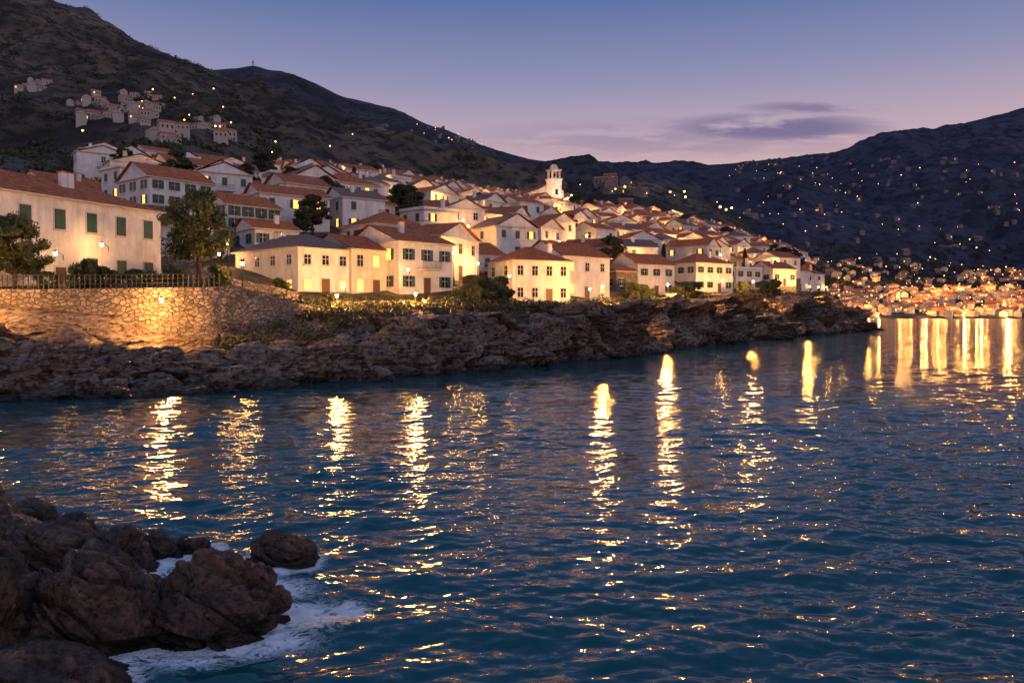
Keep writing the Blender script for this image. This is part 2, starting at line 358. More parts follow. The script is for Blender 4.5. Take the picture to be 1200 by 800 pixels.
SLATE=simple('weathered_tiles',(.22,.14,.105),.85,.35,4)
class B:
    def __init__(s): s.v=[];s.f=[];s.m=[];s.uv=[]
    def face(s,pts,mi,uv=None):
        i=len(s.v);s.v+=[tuple(p) for p in pts];s.f.append(tuple(range(i,i+len(pts))));s.m.append(mi);s.uv.append(uv or [(0,0)]*len(pts))
    def box(s,x0,x1,y0,y1,z0,z1,mi,T=lambda p:p,skip=()):
        c=[(x0,y0,z0),(x1,y0,z0),(x1,y1,z0),(x0,y1,z0),(x0,y0,z1),(x1,y0,z1),(x1,y1,z1),(x0,y1,z1)]
        c=[T(p) for p in c]
        for k,q in enumerate(((0,1,5,4),(1,2,6,5),(2,3,7,6),(3,0,4,7),(4,5,6,7),(3,2,1,0))):
            if k not in skip: s.face([c[i] for i in q],mi)
    def mesh(s,name,mats):
        me=bpy.data.meshes.new(name);me.from_pydata(s.v,[],s.f)
        for m in mats: me.materials.append(m)
        me.polygons.foreach_set('material_index',s.m)
        u=me.uv_layers.new(name='UVMap');fl=[c for q in s.uv for p in q for c in p];u.data.foreach_set('uv',fl)
        me.update();return me
HM=[WALL,ROOF,FRAME,GL,LIT,SHUT,STONE,DOOR,SLATE,WWHITE]
def roofslope(b,pts,mi):
    a=Vector(pts[1])-Vector(pts[0]);L=a.normalized();n=a.cross(Vector(pts[-1])-Vector(pts[0])).normalized();v=n.cross(L)
    uv=[((Vector(p)-Vector(pts[0])).dot(L),(Vector(p)-Vector(pts[0])).dot(v)) for p in pts]
    b.face(pts,mi,uv)
def house(w,d,h,roof='hip',rh=None,nwin=None,storeys=2,litp=.12,shut=True,plinth=4,seed=0,mi_roof=1,chim=1,balc=False,wallm=0,wh=1.25,ww=.8,gl=None):
    R=random.Random(seed);b=B();ov=.4
    rh=rh or min(w,d)*.27
    b.box(-w/2,w/2,0,d,0,h,wallm,skip=(4,5))
    b.box(-w/2-.06,w/2+.06,-.06,d+.06,-plinth,0.25,6,skip=(5,))
    x0,x1,y0,y1=-w/2-ov,w/2+ov,-ov,d+ov;z=h-.02
    b.box(x0,x1,y0,y1,z,z+.12,2,skip=(4,))
    zt=z+.12
    if roof=='hip':
        if w>=d:
            k=(y1-y0)/2;r0=(x0+k,(y0+y1)/2,zt+rh);r1=(x1-k,(y0+y1)/2,zt+rh)
            roofslope(b,[(x0,y0,zt),(x1,y0,zt),r1,r0],mi_roof);roofslope(b,[(x1,y1,zt),(x0,y1,zt),r0,r1],mi_roof)
            roofslope(b,[(x1,y0,zt),(x1,y1,zt),r1],mi_roof);roofslope(b,[(x0,y1,zt),(x0,y0,zt),r0],mi_roof)
        else:
            k=(x1-x0)/2;r0=(0,y0+k,zt+rh);r1=(0,y1-k,zt+rh)
            roofslope(b,[(x0,y0,zt),(x1,y0,zt),r0],mi_roof);roofslope(b,[(x1,y1,zt),(x0,y1,zt),r1],mi_roof)
            roofslope(b,[(x1,y0,zt),(x1,y1,zt),r1,r0],mi_roof);roofslope(b,[(x0,y1,zt),(x0,y0,zt),r0,r1],mi_roof)
    elif roof=='gx':
        ym=(y0+y1)/2
        roofslope(b,[(x0,y0,zt),(x1,y0,zt),(x1,ym,zt+rh),(x0,ym,zt+rh)],mi_roof);roofslope(b,[(x1,y1,zt),(x0,y1,zt),(x0,ym,zt+rh),(x1,ym,zt+rh)],mi_roof)
        for xx in(-w/2,w/2): b.face([(xx,0,h),(xx,d,h),(xx,ym,zt+rh*.93)],wallm)
    elif roof=='gy':
        roofslope(b,[(x1,y0,zt),(x1,y1,zt),(0,y1,zt+rh),(0,y0,zt+rh)],mi_roof);roofslope(b,[(x0,y1,zt),(x0,y0,zt),(0,y0,zt+rh),(0,y1,zt+rh)],mi_roof)
        for yy in(0,d): b.face([(-w/2,yy,h),(w/2,yy,h),(0,yy,zt+rh*.93)],wallm)
    else:
        b.box(x0+.3,x1-.3,y0+.3,y1-.3,zt,zt+.45,wallm);b.box(x0+.6,x1-.6,y0+.6,y1-.6,zt+.46,zt+.5,2)
    for i in range(chim):
        cx=R.uniform(-w*.3,w*.3);cy=d*R.choice([.3,.7]);b.box(cx-.3,cx+.3,cy-.25,cy+.25,h,h+rh*.8+.9,wallm);b.box(cx-.38,cx+.38,cy-.33,cy+.33,h+rh*.8+.9,h+rh*.8+1.02,1)
    sides=[(w,lambda p:p),(w,lambda p:(-p[0],d-p[1],p[2])),(d,lambda p:(-w/2+p[1],d/2-p[0],p[2])),(d,lambda p:(w/2-p[1],d/2+p[0],p[2]))]
    sh=h/storeys
    for si,(L,T) in enumerate(sides):
        n=nwin if (si==0 and nwin) else max(1,int(L/2.8))
        for st in range(storeys):
            zc=st*sh+sh*.56
            for i in range(n):
                cx=-L/2+L*(i+.5)/n
                if st==0 and i==n//2 and si in(0,):
                    b.box(cx-.65,cx+.65,-.05,.0,0.26,2.35,2,T);b.box(cx-.5,cx+.5,-.09,-.05,0.27,2.2,7,T);continue
                if not nwin and R.random()<.22: continue
                hh=wh/2
                b.box(cx-ww/2-.12,cx+ww/2+.12,-.05,0,zc-hh-.12,zc+hh+.12,2,T)
                b.box(cx-ww/2-.2,cx+ww/2+.2,-.14,-.05,zc-hh-.2,zc-hh-.12,2,T)
                lit=R.random()<(litp if not gl or (st>0) else gl)
                b.box(cx-ww/2,cx+ww/2,-.07,-.05,zc-hh,zc+hh,4 if lit else 3,T)
                b.box(cx-.03,cx+.03,-.085,-.07,zc-hh,zc+hh,2,T);b.box(cx-ww/2,cx-.03,-.082,-.07,zc+.1,zc+.15,2,T);b.box(cx+.03,cx+ww/2,-.082,-.07,zc+.1,zc+.15,2,T)
                if shut=='closed' and not lit:
                    b.box(cx-ww/2,cx-.01,-.13,-.09,zc-hh,zc+hh,5,T);b.box(cx+.01,cx+ww/2,-.13,-.09,zc-hh,zc+hh,5,T)
                elif shut:
                    b.box(cx-ww-.08,cx-ww/2-.02,-.1,-.05,zc-hh,zc+hh,5,T);b.box(cx+ww/2+.02,cx+ww+.08,-.1,-.05,zc-hh,zc+hh,5,T)
    if balc:
        b.box(-1.4,1.4,-1.1,-.02,sh-.05,sh+.1,2)
        b.box(-1.4,1.4,-1.1,-1.06,sh+1.0,sh+1.05,3)
        for i in range(15):
            x=-1.38+i*.197;b.box(x-.015,x+.015,-1.09,-1.06,sh+.1,sh+1.0,3)
    return b
def put(name,me,x,y,z,yaw):
    o=bpy.data.objects.new(name,me);S.collection.objects.link(o);o.location=(x,y,z);o.rotation_euler[2]=yaw;return o
occ=[]
def hero(name,p1,Y1,p2,Y2,eave,base,d,pl=6,**k):
    x1,x2=X(p1,Y1),X(p2,Y2);w=math.hypot(x2-x1,Y2-Y1);yaw=math.atan2(Y2-Y1,x2-x1)
    zb=Z(base,Y1);h=Z(eave,Y1)-zb
    me=house(w,d,h,plinth=pl,**k).mesh(name,HM)
    cx,cy=(x1+x2)/2,(Y1+Y2)/2
    put(name,me,cx,cy,zb,yaw)
    ux,uy=math.cos(yaw),math.sin(yaw)
    for a in np.linspace(-w/2,w/2,max(2,int(w/4)+1)):
        for q in np.linspace(0,d,max(2,int(d/4)+1)): occ.append((cx+ux*a-uy*q,cy+uy*a+ux*q))
yaw=math.radians(67.5);dx,dy=math.cos(yaw),math.sin(yaw)
zt=Z(338.5,62)
b=house(26,11,8.3,'hip',2.6,8,2,.0,'closed',3,seed=5,chim=3,wh=1.75,ww=1.0,wallm=9)
put('white_villa',b.mesh('white_villa',HM),-35.9-13*dx,81.7-13*dy,zt,yaw)
for a in range(-26,1,4):
    for q in(0,4,8,12): occ.append((-35.9+a*dx-q*dy,81.7+a*dy+q*dx))
hero('hip_roofed_house',350,84,412,89,290,350,13,storeys=2,seed=11,litp=.0,gl=.9,nwin=3,mi_roof=8,shut=False,wh=1.0,wallm=9)
hero('plastered_house',412.5,88.5,468,94,292,350,8,seed=12,storeys=2,nwin=3,roof='gx',shut=False,litp=.3)
hero('shuttered_house',468,91,531,97,283,347,11,seed=13,storeys=2,nwin=3,roof='gx',balc=True,shut=True,litp=.1)
hero('stone_house',535,114,592,119,298,335,9,seed=14,storeys=2,nwin=4,roof='gx',shut='closed',balc=True)
hero('white_house',601,107,668,111,305,357,8,seed=15,storeys=2,nwin=4,roof='hip',shut=False,litp=0,wallm=9)
hero('cream_house',660,122,714,129,300,352,10,seed=16,storeys=2,nwin=3,roof='gx',shut=False,litp=.3)
hero('stone_cottage',722,142,746,145,318,346,7,seed=17,storeys=1,nwin=2,roof='gx',wallm=6)
hero('white_house',747,150,790,155,310,348,9,seed=18,storeys=2,nwin=3,roof='gx')
hero('white_house',815,172,858,178,308,343,9,seed=19,storeys=2,nwin=4,roof='hip',shut=True,wallm=9)
hero('white_house',862,188,892,193,315,340,9,seed=20,storeys=2,nwin=3,roof='flat')
hero('white_house',905,205,932,210,315,336,8,seed=28,storeys=1,nwin=3,roof='gx')
hero('gabled_house',178,118,252,126,207,242,10,seed=21,storeys=2,nwin=4,roof='gx',shut=True,wallm=9)
hero('white_house',385,150,446,157,212,246,11,seed=22,storeys=2,nwin=6,roof='hip',shut=False,wallm=9)
hero('white_house',268,108,330,114,240,268,9,seed=23,storeys=2,nwin=4,roof='gx',wallm=9)
hero('white_house',60,130,135,140,216,245,10,seed=24,storeys=1,nwin=4,roof='gx')
hero('cottage',222,95,270,101,264,302,7,seed=25,storeys=2,nwin=2,roof='hip')
hero('cottage',300,104,352,108,268,292,8,seed=26,storeys=1,nwin=3,roof='gx')
hero('white_house',440,112,500,118,262,285,9,seed=27,storeys=1,nwin=3,roof='hip')
chx,chy=X(652,345),345
def church():
    b=B()
    b.box(-5,5,4,20,-4,7,9,skip=(5,))
    roofslope(b,[(5.4,3.6,7),(5.4,20.4,7),(0,20.4,9.6),(0,3.6,9.6)],1);roofslope(b,[(-5.4,20.4,7),(-5.4,3.6,7),(0,3.6,9.6),(0,20.4,9.6)],1)
    b.face([(-5,4,7),(5,4,7),(0,4,9.5)],9);b.face([(-5,20,7),(5,20,7),(0,20,9.5)],9)
    b.box(-2,2,0,3.9,-4,10,9);b.box(-2.3,2.3,-.3,4.2,10,10.4,2)
    for x in(-1.7,1.1):
        for y in(.3,3.1): b.box(x,x+.6,y,y+.6,10.41,13,9)
    b.box(-2,2,0,4,13,13.5,2)
    b.box(-.35,.35,1.6,2.3,11.2,12.2,3)
    for i in range(12):
        for j in range(5):
            a0,a1=i*math.pi/6,(i+1)*math.pi/6;e0,e1=j*math.pi/10,(j+1)*math.pi/10
            P=lambda a,e:(1.5*math.cos(e)*math.cos(a),2+1.5*math.cos(e)*math.sin(a),13.5+1.9*math.sin(e))
            b.face([P(a0,e0),P(a1,e0),P(a1,e1),P(a0,e1)],9)
    b.box(-.08,.08,1.92,2.08,15.3,17.2,3);b.box(-.5,.5,1.93,2.07,16.4,16.55,3)
    for z in(1,5):b.box(-.5,.5,-.06,-.02,z,z+1.8,3)
    return b
cz=hz(chx,chy)+2;put('church',church().mesh('church',HM),chx,chy,cz,math.radians(25)).scale=(1.25,1.25,1.3)
for q in range(-8,24,4): occ.append((chx-.42*q,chy+.9*q))
var=[]
for i in range(20):
    R=random.Random(100+i);st=R.choice([1,2,2,2]);w=R.uniform(6.5,11.5);d=R.uniform(6,9)
    b=house(w,d,st*R.uniform(2.7,3.05),R.choice(['hip','gx','gx','gy','hip','gx','flat'] if i%3==0 else ['hip','gx','gy']),None,None,st,.28,R.choice([True,False,'closed']),5,seed=i,chim=R.choice([0,1,1,2]),balc=R.random()<.25,mi_roof=1 if i%9 else 8,wallm=R.choice([0,0,9]))
    var.append(b.mesh('town_house',HM))
occA=np.array(occ)
town=[]
tries=0
while tries<9000 and len(town)<430:
    tries+=1
    pxx=random.uniform(120,955);Ys,Zs=colat(pxx)
    y=random.uniform(Ys[4]+7,Ys[8]+5);x=X(pxx,y);z=float(np.interp(y,Ys,Zs))
    if pxx<330 and (y>200): continue
    if pxx<290 and y<108: continue
    if pxx>930 and y>Ys[6]: continue
    d=np.hypot(occA[:,0]-x,occA[:,1]-(y+3))
    if d.min()<6.5: continue
    if town:
        tt=np.array(town);
        if np.hypot(tt[:,0]-x,tt[:,1]-y).min()<10.2: continue
    town.append((x,y,z))
nm=['white_house','terraced_house','tiled_roof_house']
for x,y,z in town:
    put(random.choice(nm),random.choice(var),x,y,z+.3,math.radians(random.gauss(42,13)-(90 if random.random()<.2 else 0)))
TC=np.array([(x-.67*4,y+.74*4) for x,y,z in town])
def free(x,y,r=5.0):
    return np.hypot(TC[:,0]-x,TC[:,1]-y).min()>r and np.hypot(occA[:,0]-x,occA[:,1]-y).min()>3
# ---------- stone retaining wall + railing ----------
wp=[(-260,52,338,380),(0,60,339,376),(130,61.5,338,396),(190,62.5,337,404),(250,65,336,412),(275,66.5,334,414),(300,68,341,411),(350,72,356,403),(405,78,371,393)]
n=220;pw=np.linspace(-260,405,n);a=np.array(wp,float)
Yw_=np.interp(pw,a[:,0],a[:,1]);zt_=np.array([Z(v,y) for v,y in zip(np.interp(pw,a[:,0],a[:,2]),Yw_)]);zb_=np.array([Z(v,y) for v,y in zip(np.interp(pw,a[:,0],a[:,3]),Yw_)])-1.2
Xw_=(pw-600)/F*Yw_;rowsV=[];nr=26
jag=fbm(pw/6,0*pw,0*pw,3,8)*.12
for k in range(nr):
    f=k/(nr-1);zz=zb_*(1-f)+(zt_+jag*(pw>265))*f;out=(1-f)*.5
    nz=fbm(Xw_*1.3,Yw_*1.3,zz*1.6,3,91)*.13
    rowsV.append(np.stack([Xw_+(out+nz)*.25,Yw_-(out+nz),zz],-1))
top=rowsV[-1].copy();top[:,1]+=.6;rowsV.append(top);bk=top.copy();bk[:,2]-=4;rowsV.append(bk)
V=np.stack(rowsV);mesh_np('stone_retaining_wall',V.reshape(-1,3),gridF(nr+2,n),[STONE],False)
b=B();last=None
for i in range(0,n,1):
    if pw[i]>262: break
    x,y,z=Xw_[i],Yw_[i]+.3,zt_[i]
    if i%2==0: b.box(x-.03,x+.03,y-.03,y+.03,z,z+1.05,0)
    if last:
        for hh in(.35,.7,1.05):
            p,q=last,(x,y,z);b.face([(p[0],p[1],p[2]+hh),(q[0],q[1],q[2]+hh),(q[0],q[1],q[2]+hh+.05),(p[0],p[1],p[2]+hh+.05)],0)
    last=(x,y,z)
put('terrace_railing',b.mesh('terrace_railing',[METAL]),0,0,0,0)
V=np.stack([np.stack([Xw_,Yw_+.5,zt_-.12],-1),np.stack([Xw_-5,Yw_+9,zt_-.02],-1)]);k_=int((275+260)/665*n)
mesh_np('terrace_path',V[:,:k_].reshape(-1,3),gridF(2,k_),[simple('gravel',(.25,.21,.17),.9,.4,5)],False)
def wallseg(name,p1,Y1,z1,p2,Y2,z2,hgt,th=.6,mat=STONE):
    n=24;V=[];xa,xb=X(p1,Y1),X(p2,Y2)
    for i in range(n+1):
        f=i/n;x=xa+(xb-xa)*f;y=Y1+(Y2-Y1)*f;z=z1+(z2-z1)*f;j=random.uniform(-.08,.08)
        V.append([(x+.25,y-.4,z-hgt),(x+j*.3,y,z+j),(x-.3,y+th,z+j),(x-.3,y+th,z-hgt)])
    V=np.array(V).transpose(1,0,2);mesh_np(name,V.reshape(-1,3),gridF(4,n+1),[mat],False)
wallseg('stone_garden_wall',405,80,Z(353,80),534,89,Z(352,89),4.6)
wallseg('stone_garden_wall',595,101,Z(359,101),720,122,Z(353,122),3.8)
wallseg('stone_garden_wall',720,130,Z(350,130),800,153,Z(351,153),4)
wallseg('stone_garden_wall',272,76,Z(326,76),350,79,Z(342,79),3)
wallseg('stone_garden_wall',800,156,Z(346,156),900,190,Z(341,190),4)
# ---------- foliage ----------
def mk_leaf(name,a,c):
    m=M(name);n=m.noise(m.pos(),1.4,4);m.col(m.ramp(n.outputs[0],[(.35,a),(.65,c)]));m.rough(.7);return m.m
LEAF=mk_leaf('leaves',(.035,.06,.02),(.12,.14,.045));LEAFD=mk_leaf('scrub_leaves',(.02,.03,.014),(.075,.078,.034));BARK=simple('bark',(.09,.06,.04),.9,.4,8)
def leaves(C,R,per,size):
    C=np.asarray(C,float);R=np.asarray(R,float)
    if R.ndim==1:R=np.repeat(R[:,None],3,1)
    k=len(C);d=rng.normal(size=(k,per,3));d/=np.linalg.norm(d,axis=2,keepdims=True);r=rng.random((k,per,1))**.45
    P=(C[:,None]+d*r*R[:,None]).reshape(-1,3);N=len(P)
    u=rng.normal(size=(N,3));u/=np.linalg.norm(u,axis=1,keepdims=True);v=np.cross(u,rng.normal(size=(N,3)));v/=np.linalg.norm(v,axis=1,keepdims=True)
    s=np.asarray(size,float);s=(np.repeat(s,per) if s.ndim else np.full(N,s))[:,None]*rng.uniform(.6,1.4,(N,1))
    V=np.stack([P-u*s,P+v*s*.5,P+u*s,P-v*s*.5],1).reshape(-1,3)
    return V,np.arange(N*4).reshape(-1,4)
def tube(p,q,r0,r1,n=7):
    p,q=np.array(p,float),np.array(q,float);ax=(q-p)/np.linalg.norm(q-p);s=np.cross(ax,[.3,.9,.1]);s/=np.linalg.norm(s);t2=np.cross(ax,s)
    an=np.arange(n)*6.2832/n
    ring=lambda c,r:c+r*(np.cos(an)[:,None]*s+np.sin(an)[:,None]*t2)
    V=np.concatenate([ring(p,r0),ring(q,r1)]);Fq=np.array([[i,(i+1)%n,n+(i+1)%n,n+i] for i in range(n)]);return V,Fq
def tree_mesh(name,h,cr,seed,per=130,ls=.16,flat=1.0,low=.35,leafm=LEAF,cyp=False,nc=34,rf=.42):
    R=random.Random(seed);Vs=[];Fs=[];mi=[];off=0
    def add(V,Fq,m):
        nonlocal off
        Vs.append(V);Fs.append(Fq+off);mi.extend([m]*len(Fq));off+=len(V)
    top=(R.uniform(-.3,.3),R.uniform(-.3,.3),h*.6)
    add(*tube((0,0,-.5),(top[0]*.5,top[1]*.5,h*low),.26*h/6,.18*h/6),0);add(*tube((top[0]*.5,top[1]*.5,h*low),top,.18*h/6,.07),0)
    C=[];Rr=[]
    if cyp:
        for i in range(26):
            f=i/25;C.append((R.uniform(-.15,.15),R.uniform(-.15,.15),h*(.1+.88*f)));Rr.append((cr*math.sin(math.pi*(f*.85+.12))**.7*.8+.1,)*2+(h*.05,))
    else:
        for i in range(nc):
            a=R.uniform(0,6.28);rr=cr*R.random()**.5*.85;zz=h*(low+.12)+ (h*(1-low)-.4)*R.random()
            fz=(zz-h*low)/(h*(1-low));rr*=math.sqrt(max(.1,1-(2*fz-1)**2*.85))
            c=(math.cos(a)*rr,math.sin(a)*rr,zz);C.append(c);r=R.uniform(.45,.8)*cr*rf;Rr.append((r,r,r*.75*flat))
            if i%3==0: add(*tube((top[0]*.5,top[1]*.5,h*R.uniform(low,.58)),c,.07,.02,5),0)
    V,Fq=leaves(C,np.array(Rr),per,ls);add(V,Fq,1)
    o=mesh_np(name,np.concatenate(Vs),np.concatenate(Fs),[BARK,leafm],True,mi);me=o.data;bpy.data.objects.remove(o);return me
tb=tree_mesh('tree',7.8,3.7,1,230,.14,nc=70,low=.26,rf=.36);tr=tree_mesh('tree',6.6,3.3,2,230,.14,low=.18,nc=66,rf=.36)
def base_at(px,py,Y): return X(px,Y),Y,Z(py,Y)
x,y,z=base_at(235,330,75);put('broadleaf_tree',tb,x,y,z-.3,0)
x,y,z=base_at(18,335,64);put('broadleaf_tree',tr,x,y,z-.5,1).scale=(.85,.85,.85)
sh1=tree_mesh('shrub',2.2,1.5,5,110,.12,low=.02)
for (a,b_,Y_,s) in[(100,337,66,1.1),(118,337,67,.85),(135,336,68,.7),(160,336,69,.75),(180,336,70,.7),(55,338,65,.7),(205,335,72,.9),(258,334,73,.9),(330,345,80,.8),(558,352,96,1.4),(548,362,92,1.2),(575,360,98,1.6),(582,352,101,1.4),(590,365,96,1.2),(565,372,90,1.1),(740,350,138,1.3),(755,352,140,1.3),(800,352,150,1.6),(812,350,156,1.5),(870,355,172,1.6),(905,358,190,1.8),(895,352,188,1.6)]:
    x,y,z=base_at(a,b_,Y_);z=max(z,hz(x,y)-.2) if a>300 else z;put('shrub',sh1,x,y,z-.2,random.random()*6).scale=(s,s,s)
tm=[tree_mesh('pine',7,3,7+i,90,.24,.7,leafm=LEAFD,nc=46) for i in range(3)];cy=tree_mesh('cypress',9,1.1,30,120,.2,leafm=LEAFD,cyp=True)
for (a,Y_,k,s) in[(382,140,0,1.0),(470,150,1,1.0),(482,152,2,1.0),(715,158,1,1.0),(262,150,0,1),(340,170,2,.9),(345,172,0,1),(290,165,1,1.),(210,150,2,1.2),(150,160,0,1.1),(675,330,1,1.3),(690,300,0,1.3),(800,330,1,1.3),(905,260,2,1.2),(920,262,0,1.2),(930,280,1,1.3),(560,200,1,1),(440,260,0,1.2),(310,230,1,1.3),(850,330,0,1.2)]:
    x=X(a,Y_);put('pine_tree',tm[k],x,Y_,hz(x,Y_)-.3,random.random()*6).scale=(s,s,s)
cnt=0
for _ in range(3000):
    pxx=random.uniform(150,950);Ys,Zs=colat(pxx);y=random.uniform(Ys[4]+4,Ys[8]);x=X(pxx,y)
    if pxx<290 and y<105: continue
    if free(x,y,5.2):
        s=random.uniform(.45,.9)
        put('olive_tree' if cnt%3 else 'cypress_tree',random.choice(tm) if cnt%3 else cy,x,y,hz(x,y)-.3,random.random()*6).scale=(s,s,s*1.05);cnt+=1
    if cnt>85: break
def sample(G,n,pr,yr):
    Xg,Yg,Zg=G;pxg=600+F*Xg/Yg;pyg=368-F*(Zg-CH)/Yg
    m=np.argwhere((pxg>pr[0])&(pxg<pr[1])&(pyg>yr[0])&(pyg<yr[1]))
    if len(m)==0: return np.zeros((0,3))
    k=m[rng.integers(0,len(m),n)];return np.stack([Xg[k[:,0],k[:,1]],Yg[k[:,0],k[:,1]],Zg[k[:,0],k[:,1]]],-1)+rng.uniform(-2,2,(n,3))*[1,1,0]
P1=sample(G1,4600,(-60,560),(0,215));nn_=fbm(P1[:,0]/60,P1[:,1]/60,0*P1[:,0],3,4);P1=P1[nn_>-.08]
Ph=[]
for i in range(500):
    pxx=random.uniform(-60,340);Ys,Zs=colat(pxx);y=random.uniform(Ys[5],Ys[9]);Ph.append((X(pxx,y),y,float(np.interp(y,Ys,Zs))+.6))
Ph=np.array(Ph);Ph=Ph[[i for i,p_ in enumerate(Ph) if free(p_[0],p_[1],6)]]
P5=sample(G5,450,(560,960),(200,330))
PP=np.concatenate([P1,Ph,P5]);s=np.concatenate([rng.uniform(1.5,4.2,len(P1)),rng.uniform(.8,2.4,len(Ph)),rng.uniform(1.5,3,len(P5))])
V,Fq=leaves(PP,np.stack([s*1.2,s*1.2,s*.7],-1),30,s*.28);mesh_np('hillside_scrub',V,Fq,[LEAFD],True)
P4=sample(G4,1700,(860,1260),(285,348));s=rng.uniform(4,8,len(P4))
V,Fq=leaves(P4,np.stack([s,s,s*.8],-1),26,s*.3);mesh_np('distant_trees',V,Fq,[LEAFD],True)
C=[]
for i in range(820):
    pxx=random.uniform(520,1000) if i%3 else random.uniform(260,520);Ys,Zs=colat(pxx);y=random.uniform(Ys[3]-(Ys[3]-Ys[2])*.6,Ys[4]+2);C.append((X(pxx,y),y,float(np.interp(y,Ys,Zs))+.3))
s=rng.uniform(.3,1.15,len(C));V,Fq=leaves(C,np.stack([s*1.3,s,s*.7],-1),50,s*.2);mesh_np('cliff_shrubs',V,Fq,[LEAFD],True)
# ---------- distant villages ----------
PLA=simple('village_plaster',(.6,.54,.46));PLM=simple('mid_village_plaster',(.4,.37,.33));PLD=simple('dark_village_plaster',(.2,.19,.19))  # same plaster in two darker tones for the far villages
def village(name,P,smin,smax,lit,pm=None):
    b=B()
    for p_ in P:
        w=random.uniform(smin,smax);d=w*.8;h=w*random.uniform(.4,.6);a=random.uniform(0,3.14);c_,s_=math.cos(a),math.sin(a)
        T=lambda q:(p_[0]+q[0]*c_-q[1]*s_,p_[1]+q[0]*s_+q[1]*c_,p_[2]+q[2])
        b.box(-w/2,w/2,-d/2,d/2,-4,h,0,T,skip=(4,5))
        r=w*.22;A_=[T(q) for q in((-w*.55,-d*.55,h),(w*.55,-d*.55,h),(w*.55,d*.55,h),(-w*.55,d*.55,h),(-w*.55,0,h+r),(w*.55,0,h+r))]
        b.face([A_[0],A_[1],A_[5],A_[4]],1);b.face([A_[2],A_[3],A_[4],A_[5]],1);b.face([A_[1],A_[2],A_[5]],0);b.face([A_[3],A_[0],A_[4]],0)
        for q in range(3):
            for sd in(-1,1):
                x=(-.3+.3*q)*w;ys=sd*d/2;lm=3 if random.random()<lit else 2
                b.box(x-w*.06,x+w*.06,min(ys,ys+sd*.05),max(ys,ys+sd*.05),h*.35,h*.7,lm,T)
    put(name,b.mesh(name,[pm or PLA,ROOF,GL,LIT]),0,0,0,0)
def strip(n,p0,p1,y0,y1):
    o=[];Xg,Yg,Zg=G4
    for i in range(n):
        pxx=random.uniform(p0,p1);Y_=y0+(y1-y0)*random.random()
        j=int(np.argmin(abs((pxx-600)/F-Xg[0]/Yg[0])));r_=int(np.argmin(abs(Yg[:,j]-Y_)))
        o.append((X(pxx,Y_),Y_,max(1.0,float(Zg[r_,j]))))
    return np.array(o)
Pv=np.concatenate([strip(430,905,1270,943,1110),strip(130,860,1270,1110,1300)])
village('harbour_village',Pv,7,11.5,.35)
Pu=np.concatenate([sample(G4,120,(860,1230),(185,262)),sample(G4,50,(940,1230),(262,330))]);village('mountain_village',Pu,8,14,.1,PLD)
Pm=np.concatenate([sample(G1,60,(90,190),(114,148)),sample(G1,34,(185,275),(145,170)),sample(G1,10,(25,60),(98,110))]);village('hillside_village',Pm,3.5,6,.08,PLM)
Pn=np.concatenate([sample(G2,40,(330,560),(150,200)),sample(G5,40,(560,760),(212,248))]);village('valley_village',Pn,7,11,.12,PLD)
FAR=emis('distant_lamp_glow',(1,.46,.12),8)
OV,OF=ico(1)
def dots(name,P,r,up):
    VV=[];FF=[]
    for i,p_ in enumerate(P):
        VV.append(OV*(r*random.uniform(.35,1.25))+p_+np.array([0,0,up]));FF.append(OF+i*len(OV))
    mesh_np(name,np.concatenate(VV),np.concatenate(FF),[FAR],True)
dots('harbour_lamps',np.concatenate([strip(150,905,1270,936,1110),strip(60,870,1270,1110,1300)]),.7,6)
dots('mountain_lamps',np.concatenate([sample(G4,72,(850,1240),(195,285)),sample(G4,25,(940,1240),(285,335))]),.95,9)
dots('hillside_lamps',np.concatenate([sample(G1,14,(90,280),(115,172)),sample(G1,14,(280,560),(165,215))]),.4,5)
dots('valley_lamps',np.concatenate([sample(G2,26,(300,600),(145,205)),sample(G5,22,(560,860),(206,260))]),.8,7)
b=B();xm=X(300,2290);zm=Z(78,2290)
b.box(xm-.9,xm+.9,2289,2291,zm-14,zm+18,0);b.box(xm-3,xm+3,2289.5,2290.5,zm+9,zm+10.5,0)
put('radio_mast',b.mesh('radio_mast',[METAL]),0,0,0,0)
# ---------- lamps ----------
def lamp_mesh(kind):
    Vs=[];Fs=[];mi=[];off=0
    def add(V,Fq,m):
        nonlocal off
        Vs.append(V);Fs.append(Fq+off);mi.extend([m]*len(Fq));off+=len(V)
    if kind=='post':
        add(*tube((0,0,-2.5),(0,0,.4),.12,.1),0);add(*tube((0,0,.4),(0,0,3.3),.06,.045),0)
        z=3.3
    else:
        add(*tube((0,1.2,.1),(0,1.2,-.35),.05,.04),0);add(*tube((0,1.2,.05),(0,0,.42),.025,.02),0);z=-.1
    add(*tube((0,0,z),(0,0,z+.08),.1,.14,6),0);add(*tube((0,0,z+.4),(0,0,z+.55),.2,.02,6),0);add(*tube((0,0,z+.08),(0,0,z+.36),.1,.15,6),1)
    o=mesh_np('lamp',np.concatenate(Vs),np.concatenate(Fs),[METAL,BULB],True,mi);me=o.data;bpy.data.objects.remove(o);return me,z+.22
LP,lz=lamp_mesh('post');LW,lwz=lamp_mesh('wall')
def lamp(x,y,z,power,kind='post',yaw=0,col=(1,.43,.1),r=.25):
    o=put('street_lamp' if kind=='post' else 'wall_lantern',LP if kind=='post' else LW,x,y,z,yaw)
    ld=bpy.data.lights.new('lantern_light','POINT');ld.energy=power;ld.color=col;ld.shadow_soft_size=r
    lo=bpy.data.objects.new('lantern_light',ld);S.collection.objects.link(lo);lo.parent=o;lo.location=(0,0,lz if kind=='post' else lwz)
